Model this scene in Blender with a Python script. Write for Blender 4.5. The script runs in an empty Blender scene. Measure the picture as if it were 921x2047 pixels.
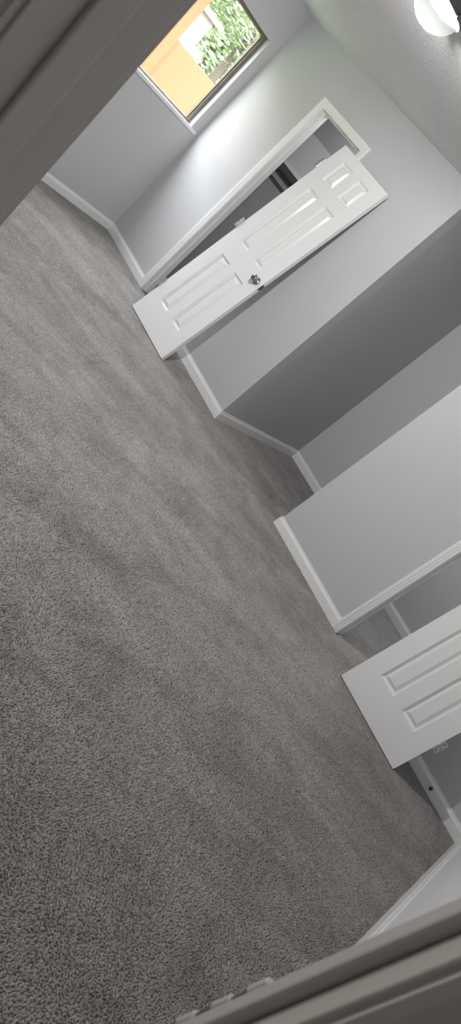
import bpy, bmesh, math, random
import numpy as np
from mathutils import Matrix, Vector
random.seed(7)
S=bpy.context.scene; C=S.collection
H=1.595
# ---------------------------------------------------------------- helpers
def box(bm,x0,x1,y0,y1,z0,z1):
    v=[bm.verts.new((x,y,z)) for x in (x0,x1) for y in (y0,y1) for z in (z0,z1)]
    for f in ((0,1,3,2),(4,6,7,5),(0,4,5,1),(2,3,7,6),(0,2,6,4),(1,5,7,3)):
        bm.faces.new([v[i] for i in f])
def obj(name,bm,mat,parent=None,smooth=False,bevel=0):
    bmesh.ops.recalc_face_normals(bm,faces=bm.faces)
    me=bpy.data.meshes.new(name); bm.to_mesh(me); bm.free()
    me.materials.append(mat)
    if smooth:
        for p in me.polygons: p.use_smooth=True
    o=bpy.data.objects.new(name,me); C.objects.link(o)
    if parent: o.parent=parent
    if bevel:
        m=o.modifiers.new('bevel','BEVEL'); m.width=bevel; m.segments=2; m.limit_method='ANGLE'
    return o
def boxes(name,bl,mat,parent=None,bevel=0):
    bm=bmesh.new()
    for b in bl: box(bm,*b)
    return obj(name,bm,mat,parent,bevel=bevel)
def struct(o): o['kind']='structure'; return o
def thing(name,label,cat,loc=(0,0,0),group=None):
    o=bpy.data.objects.new(name,None); C.objects.link(o); o.location=loc; o.empty_display_size=.1
    o['label']=label; o['category']=cat
    if group: o['group']=group
    return o
def tag(o,label,cat): o['label']=label; o['category']=cat; return o
def lathe(bm,prof,axis='Z',origin=(0,0,0),seg=40,direction=1):
    ox,oy,oz=origin; rings=[]
    for r,h in prof:
        ring=[]
        for i in range(seg):
            a=2*math.pi*i/seg; c,s=r*math.cos(a),r*math.sin(a)
            if axis=='Z': p=(ox+c,oy+s,oz+h*direction)
            elif axis=='X': p=(ox+h*direction,oy+c,oz+s)
            else: p=(ox+c,oy+h*direction,oz+s)
            ring.append(bm.verts.new(p))
        rings.append(ring)
    for a,b in zip(rings,rings[1:]):
        for i in range(seg):
            j=(i+1)%seg; bm.faces.new((a[i],a[j],b[j],b[i]))
    for ring in (rings[0],rings[-1]):
        bm.faces.new(ring)
# ---------------------------------------------------------------- materials
def mat(name,col,rough=.5,metal=0,spec=.5,bump=None,coat=0):
    m=bpy.data.materials.new(name); m.use_nodes=True; nt=m.node_tree; b=nt.nodes['Principled BSDF']
    b.inputs['Base Color'].default_value=(*col,1); b.inputs['Roughness'].default_value=rough
    b.inputs['Metallic'].default_value=metal; b.inputs['Specular IOR Level'].default_value=spec
    b.inputs['Coat Weight'].default_value=coat
    if bump:
        sc,st,dist=bump
        tc=nt.nodes.new('ShaderNodeTexCoord'); n=nt.nodes.new('ShaderNodeTexNoise'); bp=nt.nodes.new('ShaderNodeBump')
        n.inputs['Scale'].default_value=sc; n.inputs['Detail'].default_value=4
        bp.inputs['Strength'].default_value=st; bp.inputs['Distance'].default_value=dist
        nt.links.new(tc.outputs['Object'],n.inputs['Vector']); nt.links.new(n.outputs['Fac'],bp.inputs['Height'])
        nt.links.new(bp.outputs['Normal'],b.inputs['Normal'])
    return m
def ramp(nt,stops):
    r=nt.nodes.new('ShaderNodeValToRGB'); e=r.color_ramp.elements
    while len(e)<len(stops): e.new(.5)
    for el,(p,c) in zip(e,stops): el.position=p; el.color=(*c,1)
    return r
M={}
M['wall']=mat('wall_paint',(.558,.564,.578),.2,spec=.24,bump=(55,.08,.002))
M['alcove_shaded']=mat('alcove_paint_shaded',(.50,.505,.518),.4,spec=.3,bump=(55,.12,.002))  # alcove paint darkened: shade of the side facing away from the window
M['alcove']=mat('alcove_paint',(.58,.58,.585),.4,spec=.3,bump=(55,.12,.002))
M['white_wall']=mat('white_wall_paint',(.80,.80,.81),.4,spec=.3,bump=(55,.10,.002))
M['trim']=mat('trim_paint',(.84,.84,.835),.3,bump=(25,.05,.002))
M['door']=mat('door_paint',(.84,.84,.84),.16,bump=(18,.06,.002))
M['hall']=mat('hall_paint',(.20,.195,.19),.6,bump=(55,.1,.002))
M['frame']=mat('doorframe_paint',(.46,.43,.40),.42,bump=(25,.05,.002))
M['frame_hw']=mat('painted_hinge',(.66,.64,.62),.4)
M['chrome']=mat('chrome',(.42,.41,.40),.18,metal=1)
M['hinge']=mat('hinge_metal',(.5,.5,.5),.35,metal=.6)
M['nickel']=mat('dark_nickel',(.16,.15,.14),.3,metal=.9)
M['pewter']=mat('pewter_rim',(.20,.195,.19),.35,metal=.8)
M['rubber']=mat('dark_rubber',(.03,.03,.03),.6)
M['screw']=mat('dull_screw',(.10,.095,.09),.5)
M['alu']=mat('window_aluminium',(.20,.18,.15),.5,metal=.2)
M['shelf']=mat('shelf_paint',(.7,.7,.68),.45)
M['rod']=mat('rod_metal',(.12,.11,.10),.35,metal=.7)
# ceiling: knockdown texture
m=M['ceil']=mat('ceiling_texture',(.8,.8,.8),.75); nt=m.node_tree; b=nt.nodes['Principled BSDF']
tc=nt.nodes.new('ShaderNodeTexCoord'); n1=nt.nodes.new('ShaderNodeTexNoise'); n1.inputs['Scale'].default_value=46; n1.inputs['Detail'].default_value=6; n1.inputs['Roughness'].default_value=.6
rp=ramp(nt,[(.40,(0,0,0)),(.60,(1,1,1))]); bp=nt.nodes.new('ShaderNodeBump'); bp.inputs['Strength'].default_value=.5; bp.inputs['Distance'].default_value=.004
rc=ramp(nt,[(.40,(.77,.775,.78)),(.60,(.83,.835,.84))])  # hollows coloured darker, standing in for the relief's shading
nt.links.new(tc.outputs['Object'],n1.inputs['Vector']); nt.links.new(n1.outputs['Fac'],rp.inputs['Fac']); nt.links.new(n1.outputs['Fac'],rc.inputs['Fac'])
nt.links.new(rc.outputs['Color'],b.inputs['Base Color'])
nt.links.new(rp.outputs['Color'],bp.inputs['Height']); nt.links.new(bp.outputs['Normal'],b.inputs['Normal'])
# carpet: the backing (floor) and the pile standing on it
def carpet_material(name,dark,mid,light):
    m=mat(name,(.3,.29,.28),.95,spec=.1); nt=m.node_tree; b=nt.nodes['Principled BSDF']
    b.inputs['Sheen Weight'].default_value=.2; b.inputs['Sheen Roughness'].default_value=.4
    tc=nt.nodes.new('ShaderNodeTexCoord')
    def noise(scale,detail=4,rough=.5,dist=0,vec=None):
        n=nt.nodes.new('ShaderNodeTexNoise'); n.inputs['Scale'].default_value=scale; n.inputs['Detail'].default_value=detail
        n.inputs['Roughness'].default_value=rough; n.inputs['Distortion'].default_value=dist
        nt.links.new(vec or tc.outputs['Object'],n.inputs['Vector']); return n
    def mul(a,b_):
        x=nt.nodes.new('ShaderNodeMix'); x.data_type='RGBA'; x.blend_type='MULTIPLY'; x.inputs['Factor'].default_value=1
        nt.links.new(a,x.inputs['A']); nt.links.new(b_,x.inputs['B']); return x.outputs['Result']
    fn=noise(135,4,.7)
    r1=ramp(nt,[(.34,dark),(.5,mid),(.66,light)]); nt.links.new(fn.outputs['Fac'],r1.inputs['Fac'])
    mp=nt.nodes.new('ShaderNodeMapping'); mp.vector_type='TEXTURE'; mp.inputs['Scale'].default_value=(1.9,.55,1); mp.inputs['Rotation'].default_value=(0,0,-.87)
    nt.links.new(tc.outputs['Object'],mp.inputs['Vector'])
    st=noise(1.9,6,.66,.9,mp.outputs['Vector'])
    r3=ramp(nt,[(.38,(.87,.865,.865)),(.52,(1.0,1.0,1.0)),(.62,(1.08,1.08,1.08))]); nt.links.new(st.outputs['Fac'],r3.inputs['Fac'])
    pa=noise(2.6,9,.74,1.0)
    r4=ramp(nt,[(.38,(.86,.855,.855)),(.50,(.98,.98,.98)),(.62,(1.07,1.07,1.07))]); nt.links.new(pa.outputs['Fac'],r4.inputs['Fac'])
    nt.links.new(mul(mul(r1.outputs['Color'],r3.outputs['Color']),r4.outputs['Color']),b.inputs['Base Color'])
    return m
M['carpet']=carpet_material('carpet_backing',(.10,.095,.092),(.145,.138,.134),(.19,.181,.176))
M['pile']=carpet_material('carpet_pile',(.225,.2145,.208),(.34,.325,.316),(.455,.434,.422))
# glass pane (thin)
m=M['glass']=bpy.data.materials.new('window_glass'); m.use_nodes=True; nt=m.node_tree; nt.nodes.clear()
o_=nt.nodes.new('ShaderNodeOutputMaterial'); t_=nt.nodes.new('ShaderNodeBsdfTransparent'); g_=nt.nodes.new('ShaderNodeBsdfGlossy'); x_=nt.nodes.new('ShaderNodeMixShader')
g_.inputs['Roughness'].default_value=.05; x_.inputs['Fac'].default_value=.05
nt.links.new(t_.outputs[0],x_.inputs[1]); nt.links.new(g_.outputs[0],x_.inputs[2]); nt.links.new(x_.outputs[0],o_.inputs[0])
# lamp bowl: thin frosted glass that glows, shading painted in as a fade toward the rim, and lets part of the bulb's light straight through
m=M['bowl']=bpy.data.materials.new('lit_bowl_glass'); m.use_nodes=True; nt=m.node_tree; nt.nodes.clear()
o_=nt.nodes.new('ShaderNodeOutputMaterial'); t_=nt.nodes.new('ShaderNodeBsdfTransparent'); e_=nt.nodes.new('ShaderNodeEmission'); x_=nt.nodes.new('ShaderNodeMixShader')
x_.inputs['Fac'].default_value=.9
tc=nt.nodes.new('ShaderNodeTexCoord'); sx=nt.nodes.new('ShaderNodeSeparateXYZ'); mr=nt.nodes.new('ShaderNodeMapRange')
mr.inputs['From Min'].default_value=-.045; mr.inputs['From Max'].default_value=-.115; mr.inputs['To Min'].default_value=.42; mr.inputs['To Max'].default_value=1.05
e_.inputs['Color'].default_value=(.96,1,.96,1)
nt.links.new(tc.outputs['Object'],sx.inputs[0]); nt.links.new(sx.outputs['Z'],mr.inputs['Value']); nt.links.new(mr.outputs['Result'],e_.inputs['Strength'])
nt.links.new(t_.outputs[0],x_.inputs[1]); nt.links.new(e_.outputs[0],x_.inputs[2]); nt.links.new(x_.outputs[0],o_.inputs[0])
# outside
M['peach']=mat('peach_stucco',(.165,.085,.036),.8,bump=(12,.2,.01))
M['white_out']=mat('white_siding',(.32,.31,.28),.6,bump=(8,.05,.005))
M['leaf']=mat('tree_leaf',(.26,.33,.19),.5,bump=(3,.1,.01))
M['bark']=mat('tree_bark',(.08,.065,.05),.8,bump=(20,.5,.02))
M['grass']=mat('lawn_grass',(.08,.12,.04),.9,bump=(40,.6,.03))
# ---------------------------------------------------------------- dimensions
D=4.519; W=5.28; CZ=2.438; N=5.918; n1=2.93; n2=1.887; R=-.48; E=.475; EH=.36
# closets: clear openings
c1=(3.902,4.464); c2=(.39,.962); ch=2.055
# window opening
wx=(3.15,4.405); wz=(1.165,2.065)
JT=.02
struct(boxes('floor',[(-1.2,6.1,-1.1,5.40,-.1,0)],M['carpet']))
struct(boxes('ceiling',[(-1.2,6.1,-1.1,5.40,CZ,CZ+.1)],M['ceil']))
struct(boxes('wall_left',[(EH,wx[0],W,W+.12,0,CZ),(wx[1],N+.1,W,W+.12,0,CZ),(wx[0],wx[1],W,W+.12,0,wz[0]-.03),(wx[0],wx[1],W,W+.12,wz[1],CZ)],M['wall']))
def wall_with_opening(name,y0,y1,op):
    a,b=op[0]-JT,op[1]+JT
    return struct(boxes(name,[(D,D+.11,y0,a,0,CZ),(D,D+.11,b,y1,0,CZ),(D,D+.11,a,b,ch+JT,CZ)],M['wall']))
wall_with_opening('wall_back',n1,W,c1)
wall_with_opening('wall_partition',R,n2,c2)
struct(boxes('wall_alcove_left',[(D+.11,N,n1,n1+.1,0,CZ)],M['alcove_shaded']))
struct(boxes('wall_alcove_right',[(D+.11,N,n2-.1,n2,0,CZ)],M['alcove']))
struct(boxes('wall_alcove_back',[(N,N+.1,R-.1,W,0,CZ)],M['alcove']))
struct(boxes('wall_closet_back',[(5.27,5.33,n1+.1,W,0,CZ)],M['wall']))
struct(boxes('wall_right',[(EH,N,R-.1,R,0,CZ)],M['white_wall']))
dl,dr,dh=.689,-.080,2.05
struct(boxes('wall_front',[(EH,E,dl+JT,W,0,CZ),(EH,E,R,dr-JT,0,CZ),(EH,E,dr-JT,dl+JT,dh+JT,CZ)],M['wall']))
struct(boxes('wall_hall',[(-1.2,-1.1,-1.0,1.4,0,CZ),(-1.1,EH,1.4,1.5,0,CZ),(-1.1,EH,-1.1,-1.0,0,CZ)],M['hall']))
# ---------------------------------------------------------------- carpet pile: small leaning tufts, uncountable
rng=np.random.default_rng(3)
pitch=.0070; P=[]
for x0,x1,y0,y1 in ((.50,D-.015,R+.015,W-.015),(D-.015,N-.015,n2+.015,n1-.015),(D-.015,D+.11,c2[0]+.012,c2[1]-.012),(D+.11,N-.015,R+.015,n2-.115)):
    gx=np.arange(x0,x1,pitch); gy_=np.arange(y0,y1,pitch)
    g=np.stack(np.meshgrid(gx,gy_,indexing='ij'),-1).reshape(-1,2)
    P.append(g+rng.uniform(-.45,.45,g.shape)*pitch)
P=np.concatenate(P)
# no tufts where the two leaning doors press the pile flat
for x0,x1,y0,y1 in ((4.138-.044,4.138+.010,3.69-.306,3.69+.306),(4.225-.044,4.225+.010,.352-.314,.352+.314)):
    P=P[~((P[:,0]>x0)&(P[:,0]<x1)&(P[:,1]>y0)&(P[:,1]<y1))]
n=len(P)
# nap direction: brushed one way or the other in irregular patches and short strokes
u_=P[:,0]*math.cos(-.87)+P[:,1]*math.sin(-.87); v_=-P[:,0]*math.sin(-.87)+P[:,1]*math.cos(-.87)
wu=u_+.16*np.sin(5.1*v_+1.3)+.10*np.sin(9.7*u_+4.1*v_); wv=v_+.14*np.sin(4.3*u_+.4)+.07*np.sin(11.0*u_-6.0*v_+2.0)
nap=np.zeros(n)
for k in range(8):
    a,f1,f2,ph=rng.uniform(.4,.9),rng.uniform(.8,4.0),rng.uniform(3,10),rng.uniform(0,6.28)
    nap+=a*np.sin(f1*wu+f2*wv+ph+.8*np.sin(2.7*wu+ph*2))
for k in range(12):
    th=rng.uniform(0,6.28); f=rng.uniform(3,17); nap+=.55*np.sin(f*(wu*math.cos(th)+wv*math.sin(th))+rng.uniform(0,6.28))
nap=np.tanh(nap*.6)
lean=np.stack([math.cos(-.87)*nap,math.sin(-.87)*nap],1)*.0032+rng.normal(0,.0024,(n,2))
ang=rng.uniform(0,6.28,n); rad=rng.uniform(.0037,.0055,n); hgt=rng.uniform(.0055,.0088,n)
V=np.zeros((n,5,3),np.float32)
for k in range(4):
    V[:,k,0]=P[:,0]+rad*np.cos(ang+k*math.pi/2); V[:,k,1]=P[:,1]+rad*np.sin(ang+k*math.pi/2); V[:,k,2]=.0002
V[:,4,0]=P[:,0]+lean[:,0]; V[:,4,1]=P[:,1]+lean[:,1]; V[:,4,2]=hgt
base=(np.arange(n)*5)[:,None,None]
T=(base+np.array([[0,1,4],[1,2,4],[2,3,4],[3,0,4]])[None]).reshape(-1)
me=bpy.data.meshes.new('carpet_pile'); nf=n*4
me.vertices.add(n*5); me.vertices.foreach_set('co',V.reshape(-1))
me.loops.add(nf*3); me.loops.foreach_set('vertex_index',T.astype(np.int32))
me.polygons.add(nf); me.polygons.foreach_set('loop_start',np.arange(0,nf*3,3,dtype=np.int32))
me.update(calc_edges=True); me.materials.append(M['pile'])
o=bpy.data.objects.new('carpet_pile',me); C.objects.link(o); o['kind']='stuff'
tag(o,'grey cut pile of the wall to wall carpet','carpet')
# ---------------------------------------------------------------- baseboards
BH,BT=.088,.013
def base_prof(name,p0,p1,nrm):
    """run from p0 to p1 on wall, nrm points into the room"""
    prof=[(0,0),(BT,0),(BT,BH*.72),(BT*.8,BH*.80),(BT*.62,BH*.86),(BT*.5,BH),(0,BH)]
    bm=bmesh.new(); rings=[]
    for p in (p0,p1):
        rings.append([bm.verts.new((p[0]+nrm[0]*t,p[1]+nrm[1]*t,z)) for t,z in prof])
    for i in range(len(prof)):
        j=(i+1)%len(prof); bm.faces.new((rings[0][i],rings[0][j],rings[1][j],rings[1][i]))
    bm.faces.new(rings[0]); bm.faces.new(rings[1])
    return struct(obj(name,bm,M['trim']))
CW=.062
base_prof('baseboard_left',(E,W),(D,W),(0,-1))
base_prof('baseboard_back',(D,W),(D,c1[1]+.005+CW),(-1,0))
base_prof('baseboard_back_middle',(D,c1[0]-.005-CW),(D,n1),(-1,0))
base_prof('baseboard_alcove_left',(D-BT,n1),(N,n1),(0,-1))
base_prof('baseboard_alcove_back',(N,n1),(N,n2),(-1,0))
base_prof('baseboard_alcove_right',(D-BT,n2),(N,n2),(0,1))
base_prof('baseboard_partition',(D,n2),(D,c2[1]+.005+CW),(-1,0))
base_prof('baseboard_back_right',(D,c2[0]-.005-CW),(D,R),(-1,0))
base_prof('baseboard_right',(E,R),(D,R),(0,1))
base_prof('baseboard_closet',(N,n2-.1),(N,R),(-1,0))
base_prof('baseboard_front',(E,dl+.09),(E,W),(1,0))
# ---------------------------------------------------------------- casings and jambs
PROF=[(0,0),(0,.008),(.006,.011),(.016,.011),(.020,.014),(.034,.015),(.038,.018),(.054,.019),(.060,.016),(.062,.010),(.062,0)]
def casing_bm(xw,side,yl,yr,zt,prof=PROF):
    """yl>yr; side=-1 projects toward -X"""
    bm=bmesh.new(); L=[]
    for o,t in prof:
        x=xw+side*t
        L.append([bm.verts.new(p) for p in ((x,yl+o,0),(x,yl+o,zt+o),(x,yr-o,zt+o),(x,yr-o,0))])
    for a,b in zip(L,L[1:]):
        for i in range(3): bm.faces.new((a[i],a[i+1],b[i+1],b[i]))
    return bm
def jamb_boxes(x0,x1,yl,yr,zt):
    return [(x0,x1,yl,yl+JT,0,zt+JT),(x0,x1,yr-JT,yr,0,zt+JT),(x0,x1,yr,yl,zt,zt+JT)]
def stop_boxes(x0,x1,yl,yr,zt,t=.011):
    return [(x0,x1,yl-t,yl,0,zt),(x0,x1,yr,yr+t,0,zt),(x0,x1,yr+t,yl-t,zt-t,zt)]
for k,op in ((1,c1),(2,c2)):
    t=struct(obj('trim_%d'%k,casing_bm(D,-1,op[1]+.005,op[0]-.005,ch+.005),M['trim']))
    boxes('jamb',jamb_boxes(D,D+.11,op[1],op[0],ch),M['trim'],t,.001)
    boxes('stop_strip',stop_boxes(D+.04,D+.075,op[1],op[0],ch),M['trim'],t,.002)
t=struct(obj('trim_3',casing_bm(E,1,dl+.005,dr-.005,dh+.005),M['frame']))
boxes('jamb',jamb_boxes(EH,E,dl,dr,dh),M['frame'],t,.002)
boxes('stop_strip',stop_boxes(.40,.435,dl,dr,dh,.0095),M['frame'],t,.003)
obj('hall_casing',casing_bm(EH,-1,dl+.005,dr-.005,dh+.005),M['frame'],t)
for hz in (.28,1.21,1.83):
    bm=bmesh.new(); box(bm,.44,.474,dr,dr+.0015,hz-.045,hz+.045)
    for q in (-2,0,2):
        lathe(bm,[(.0052,-.0095),(.0060,-.0082),(.0060,.0082),(.0052,.0095)],'Z',(.479,dr-.0005,hz+q*.0178),16)
    hg=obj('hinge',bm,M['frame_hw'],t)
    bm=bmesh.new()
    for dz in (-.03,0,.03): lathe(bm,[(.004,0),(.004,.001)],'Y',(.457,dr+.0015,hz+dz),12)
    for q in (-1,1): lathe(bm,[(.0045,-.0083),(.0045,.0083)],'Z',(.479,dr-.0010,hz+q*.0178),12)
    obj('screw',bm,M['screw'],hg)
# ---------------------------------------------------------------- window
w=bpy.data.objects.new('window_1',None); C.objects.link(w); struct(w); w.location=((wx[0]+wx[1])/2,W,wz[0])
def wpart(name,bl,m,parent=w,bevel=0):
    ox,oy,oz=w.location
    return boxes(name,[(a-ox,b-ox,c-oy,d-oy,e-oz,f-oz) for a,b,c,d,e,f in bl],m,parent,bevel)
a,b_=wx; z0,z1=wz; gy=W+.05; fw=.036
fr=wpart('window_frame',[(a,a+fw,gy,gy+.05,z0,z1),(b_-fw,b_,gy,gy+.05,z0,z1),(a+fw,b_-fw,gy,gy+.05,z0,z0+.02),(a+fw,b_-fw,gy,gy+.05,z1-.025,z1)],M['alu'],w,.002)
mid=(a+b_)/2-.25
wpart('sash',[(a+fw,a+fw+.02,gy+.014,gy+.03,z0+.02,z1-.025),(mid-.015,mid+.015,gy+.014,gy+.03,z0+.02,z1-.025),(b_-fw-.012,b_-fw,gy+.014,gy+.03,z0+.02,z1-.025)],M['alu'],w,.002)
wpart('pane',[(a+fw,b_-fw,gy+.034,gy+.038,z0+.02,z1-.025)],M['glass'])
wpart('sill',[(a-.07,b_+.075,W-.014,W,z0-.028,z0),(a,b_,W,gy+.05,z0-.028,z0)],M['trim'],w,.002)
# ---------------------------------------------------------------- leaning doors
def make_door(label,loc,ang,hinge_side,knob,width=.60):
    t=thing('panel_door',label,'door',loc); t.rotation_euler=(0,ang,0)
    T=.035; hw=width/2
    ys=[-hw,-hw+.12,-.045,.045,hw-.12,hw]
    zs=[0,.22,.83,.99,1.645,1.745,1.945,2.03]
    holes={(i,j) for i in (1,3) for j in (1,3,5)}
    bm=bmesh.new(); V={}
    def v(x,i,j):
        k=(x,i,j)
        if k not in V: V[k]=bm.verts.new((x,ys[i],zs[j]))
        return V[k]
    for x in (-T,0):
        for i in range(5):
            for j in range(7):
                if (i,j) in holes: continue
                bm.faces.new((v(x,i,j),v(x,i+1,j),v(x,i+1,j+1),v(x,i,j+1)))
    for i in range(5):
        for j in (0,7): bm.faces.new((v(-T,i,j),v(-T,i+1,j),v(0,i+1,j),v(0,i,j)))
    for j in range(7):
        for i in (0,5): bm.faces.new((v(-T,i,j),v(-T,i,j+1),v(0,i,j+1),v(0,i,j)))
    obj('slab',bm,M['door'],t)
    for (i,j) in sorted(holes):
        bm=bmesh.new()
        for x,s in ((-T,1),(0,-1)):
            rings=[]
            for off,dep in ((0,0),(.002,.007),(.012,.017),(.019,.017),(.036,.004),(.039,.0035)):
                rings.append([bm.verts.new((x+s*dep,ys[q]+(off if q==i else -off),zs[r]+(off if r==j else -off))) for q,r in ((i,j),(i+1,j),(i+1,j+1),(i,j+1))])
            for a,b in zip(rings,rings[1:]):
                for k in range(4): bm.faces.new((a[k],a[(k+1)%4],b[(k+1)%4],b[k]))
            bm.faces.new(rings[-1])
        obj('panel',bm,M['door'],t)
    e=hinge_side*hw
    for hz in (.31,1.07,1.81):
        bm=bmesh.new()
        ya,yb=sorted((e+hinge_side*.006,e+hinge_side*.036))
        box(bm,-T-.003,-T-.001,ya,yb,hz-.044,hz+.044)
        ya,yb=sorted((e,e+hinge_side*.0015)); box(bm,-T,-.004,ya,yb,hz-.044,hz+.044)
        for q in range(-2,3):
            lathe(bm,[(.0055,-.0082),(.0062,-.0076),(.0062,.0076),(.0055,.0082)],'Z',(-T-.003,e+hinge_side*.004,hz+q*.0176),14)
        hg=obj('hinge',bm,M['hinge'],t)
        bm=bmesh.new()
        for dz in (-.03,0,.03): lathe(bm,[(.0045,0),(.004,-.0012)],'X',(-T-.003,e+hinge_side*(.020+(.008 if dz==0 else 0)),hz+dz),12)
        obj('screw',bm,M['nickel'],hg)
    if knob:
        ky=-hinge_side*(hw-.062)
        for side,x0 in ((-1,-T),(1,0)):
            bm=bmesh.new()
            lathe(bm,[(.033,0),(.032,.005),(.026,.009),(.014,.011),(.0115,.022),(.013,.030),(.022,.036),(.0275,.046),(.0275,.054),(.022,.061),(.010,.0635)],'X',(x0,ky,.925),32,side)
            kn=obj('knob',bm,M['chrome'],t,True)
            bm=bmesh.new(); lathe(bm,[(.0085,0),(.007,.0015)],'X',(x0+side*.0635,ky,.925),20,side); obj('knob_button',bm,M['nickel'],kn)
        bm=bmesh.new(); ya,yb=sorted((-hinge_side*hw,-hinge_side*(hw+.0015))); box(bm,-T/2-.0125,-T/2+.0125,ya,yb,.925-.028,.925+.028)
        ya,yb=sorted((-hinge_side*hw,-hinge_side*(hw+.011))); box(bm,-T/2-.006,-T/2+.006,ya,yb,.925-.011,.925+.011)
        obj('latch',bm,M['nickel'],t,bevel=.001)
    return t
make_door('white six-panel door with a chrome knob, taken down and leaning beside the closet near the window',(4.138,3.69,0),math.asin(.1768),1,True,.60)
make_door('white six-panel door leaning across the closet nearest the camera, only its lower panels in the picture',(4.225,.352,0),math.asin(.134),-1,False,.615)
# ---------------------------------------------------------------- ceiling light
lx,ly=2.4035,2.335
t=thing('ceiling_light','lit white bowl ceiling light with a dark metal rim','ceiling light',(lx,ly,CZ))
bm=bmesh.new(); lathe(bm,[(.09,0),(.119,-.004),(.126,-.012),(.126,-.040),(.122,-.047),(.113,-.047),(.113,-.01),(.02,-.008)],'Z',(0,0,0),64); obj('rim',bm,M['pewter'],t,False)
bm=bmesh.new()
prof=[(.111,-.042),(.112,-.052),(.110,-.068),(.102,-.086),(.088,-.104),(.068,-.120),(.044,-.132),(.018,-.138),(.004,-.139)]
lathe(bm,prof,'Z',(0,0,0),64); bm.faces.ensure_lookup_table()
top=[f for f in bm.faces if len(f.verts)==64 and all(abs(v.co.z+.042)<1e-5 for v in f.verts)]
bmesh.ops.delete(bm,geom=top,context='FACES_ONLY'); obj('bowl',bm,M['bowl'],t,True)
for a in (.4,2.5,4.6):
    bm=bmesh.new(); lathe(bm,[(.007,-.052),(.010,-.046),(.010,-.034),(.006,-.028)],'Z',(.129*math.cos(a),.129*math.sin(a),0),14); obj('thumb_screw',bm,M['pewter'],t,True)
bl=bpy.data.lights.new('bulb','POINT'); bl.energy=1450; bl.shadow_soft_size=.022; bl.color=(1,.988,.972)
bo=bpy.data.objects.new('bulb',bl); C.objects.link(bo); bo.parent=t; bo.location=(0,0,-.053)
# ---------------------------------------------------------------- door stop on baseboard
t=thing('door_stop','small round door stop screwed to the baseboard right of the nearer leaning door','door stop',(D-BT,-.15,.046))
bm=bmesh.new(); lathe(bm,[(.013,0),(.013,-.003),(.008,-.008),(.006,-.014)],'X',(0,0,0),20); obj('base_plate',bm,M['chrome'],t,True)
bm=bmesh.new(); lathe(bm,[(.008,-.014),(.010,-.016),(.010,-.024),(.006,-.027)],'X',(0,0,0),20); obj('rubber_tip',bm,M['rubber'],t,True)
# ---------------------------------------------------------------- closet shelf and rod
t=thing('closet_shelf','white shelf inside the closet behind the leaning knobbed door','shelf',(5.27,(n1+.1+W)/2,1.60))
hl=(W-n1-.1)/2
boxes('shelf_board',[(-.33,0,-hl,hl,-.009,.009)],M['shelf'],t,.001)
boxes('front_lip',[(-.348,-.33,-hl,hl,-.02,.012)],M['shelf'],t,.001)
boxes('cleat',[(-.018,0,-hl,hl,-.08,-.009)],M['shelf'],t,.001)
t=thing('closet_rod','metal hanging rod below the closet shelf','rod',(4.98,(n1+.1+W)/2,1.51))
bm=bmesh.new(); lathe(bm,[(.016,-hl),(.016,hl)],'Y',(0,0,0),20); obj('rod_tube',bm,M['rod'],t)
for s in (-1,1):
    bm=bmesh.new(); lathe(bm,[(.03,0),(.03,.008),(.02,.018)],'Y',(0,s*hl,0),20,-s); obj('rod_socket',bm,M['rod'],t)
# ---------------------------------------------------------------- outside
struct(boxes('ground',[(-20,40,W+.12,60,-.4,-.2)],M['grass']))
t=thing('neighbour_house','peach stucco house wall outside the window','house',(2,9,-.2))
boxes('wall',[(-2.6,4.42,0,6,0,2.7)],M['peach'],t)
bm=bmesh.new(); box(bm,-2.9,4.75,-.3,6.4,2.7,2.85); obj('roof',bm,M['bark'],t)
tag(boxes('garden_wall',[(6.42,14,9.1,9.25,-.2,1.47)],M['peach']),'low peach garden wall outside the window beneath the tree','garden wall')
t=thing('shed','pale shed standing beyond the peach wall outside','shed',(7.55,10.6,-.2))
boxes('shed_wall',[(-.4,.3,0,1.2,0,2.2)],M['white_out'],t)
bm=bmesh.new(); box(bm,-.5,.4,-.1,1.3,2.2,2.28); obj('shed_roof',bm,M['white_out'],t)
def leaves(bm,n,cen,rad,size):
    for i in range(n):
        d=Vector((random.gauss(0,1),random.gauss(0,1),random.gauss(0,1))).normalized()*(random.random()**.4)
        p=Vector(cen)+Vector((d.x*rad[0],d.y*rad[1],d.z*rad[2]))
        q=Matrix.Rotation(random.random()*6.28,3,'Z')@Matrix.Rotation(random.random()*6.28,3,'X')
        s=size*random.uniform(.6,1.3)
        vs=[bm.verts.new(p+q@Vector(c)) for c in ((-s,0,0),(0,-s*.45,.1*s),(s,0,0),(0,s*.45,.1*s))]
        bm.faces.new(vs)
t=thing('tree','leafy green tree just outside the window beyond the peach wall','tree',(10.9,13.6,-.2))
bm=bmesh.new(); lathe(bm,[(.16,0),(.12,.6),(.1,1.5),(.06,3.2)],'Z',(0,0,0),12)
obj('trunk',bm,M['bark'],t,True)
bm=bmesh.new()
for c,r,n in (((0,0,3.2),(1.2,1,.9),3600),((-.9,.2,2.9),(.6,.7,.6),2000),((.6,0,2.4),(.8,.7,.7),2200),((.2,0,4.1),(.9,.9,.7),1500)): leaves(bm,n,c,r,.055)
obj('foliage',bm,M['leaf'],t)
t=thing('tree','pale taller tree seen behind the nearer tree outside','tree',(16.2,21,-.2))
bm=bmesh.new(); lathe(bm,[(.2,0),(.15,.6),(.12,1.5),(.08,3.2)],'Z',(0,0,0),12)
obj('trunk',bm,M['bark'],t,True)
bm=bmesh.new()
for c,r,n in (((0,0,2.9),(1.9,1.5,1.2),3600),((1.4,.2,2.3),(1.4,1.2,1.1),2000),((-.5,0,4.2),(1.6,1.2,1.2),2500)): leaves(bm,n,c,r,.12)
obj('foliage',bm,M['leaf'],t)
bm=bmesh.new()
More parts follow.
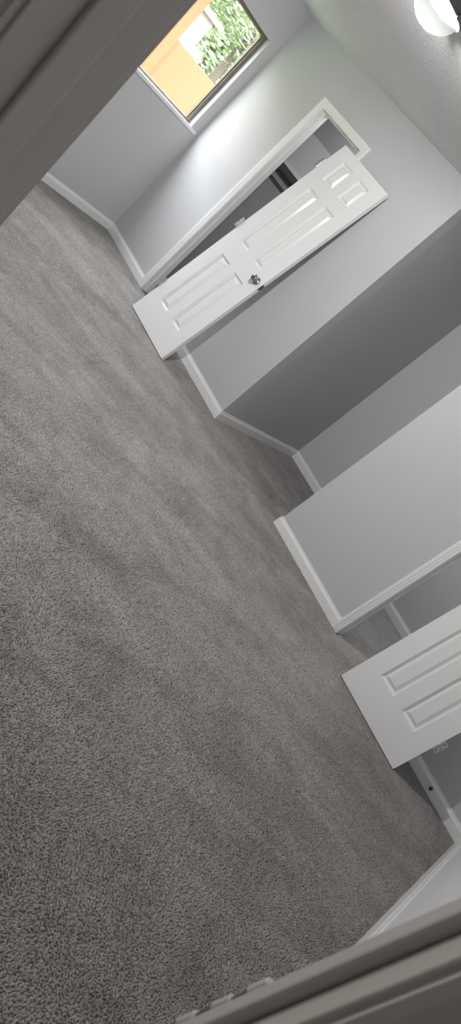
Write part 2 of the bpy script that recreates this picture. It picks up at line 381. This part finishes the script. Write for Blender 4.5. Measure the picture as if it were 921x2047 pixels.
for i in range(30): leaves(bm,90,(8+i*.35,16,1.0+.1*math.sin(i*1.7)),(.4,.4,1.05),.09)
tag(obj('hedge',bm,M['leaf']),'green hedge beyond the garden wall outside','hedge')
# ---------------------------------------------------------------- light
wd=bpy.data.worlds.new('overcast'); S.world=wd; wd.use_nodes=True; nt=wd.node_tree
bg=nt.nodes['Background']; bg.inputs['Color'].default_value=(.95,.975,1,1)
tc=nt.nodes.new('ShaderNodeTexCoord'); sx=nt.nodes.new('ShaderNodeSeparateXYZ'); mr=nt.nodes.new('ShaderNodeMapRange')
mr.inputs['From Min'].default_value=.10; mr.inputs['From Max'].default_value=.75; mr.inputs['To Min'].default_value=5; mr.inputs['To Max'].default_value=25
nt.links.new(tc.outputs['Generated'],sx.inputs[0]); nt.links.new(sx.outputs['Z'],mr.inputs['Value']); nt.links.new(mr.outputs['Result'],bg.inputs['Strength'])
pl=bpy.data.lights.new('window_portal','AREA'); pl.shape='RECTANGLE'; pl.size=wx[1]-wx[0]; pl.size_y=wz[1]-wz[0]; pl.cycles.is_portal=True
po=bpy.data.objects.new('window_portal',pl); C.objects.link(po); po.location=((wx[0]+wx[1])/2,W+.13,(wz[0]+wz[1])/2); po.rotation_euler=(-math.pi/2,0,0)
for loc,e,nm in (((5.25,.9,2.3),26,'closet_bulb'),((4.92,4.2,2.32),4.5,'closet_bulb'),((.2,1.08,2.15),7,'hall_fill')):  # closet bulbs unseen; hall light added out of view to brighten the right jamb
    cl=bpy.data.lights.new(nm,'POINT'); cl.energy=e; cl.shadow_soft_size=.06; cl.color=(.99,1,.98) if nm!='hall_fill' else (1,.96,.91)
    cb=bpy.data.objects.new(nm,cl); C.objects.link(cb); cb.location=loc
# ---------------------------------------------------------------- camera
cam=bpy.data.cameras.new('camera'); co=bpy.data.objects.new('camera',cam); C.objects.link(co); S.camera=co
r=(.513799,-.432935,.74066); u=(-.151836,.803813,.575178); k=(-.844367,-.407984,.347264)
co.matrix_world=Matrix(((r[0],u[0],k[0],0),(r[1],u[1],k[1],0),(r[2],u[2],k[2],H),(0,0,0,1)))
cam.sensor_fit='VERTICAL'; cam.sensor_height=36; cam.sensor_width=24; cam.lens=1394.1/2047*36; cam.clip_start=.02
cam.dof.use_dof=True; cam.dof.focus_distance=3.2; cam.dof.aperture_fstop=24.5/2.4
S.view_settings.view_transform='Standard'
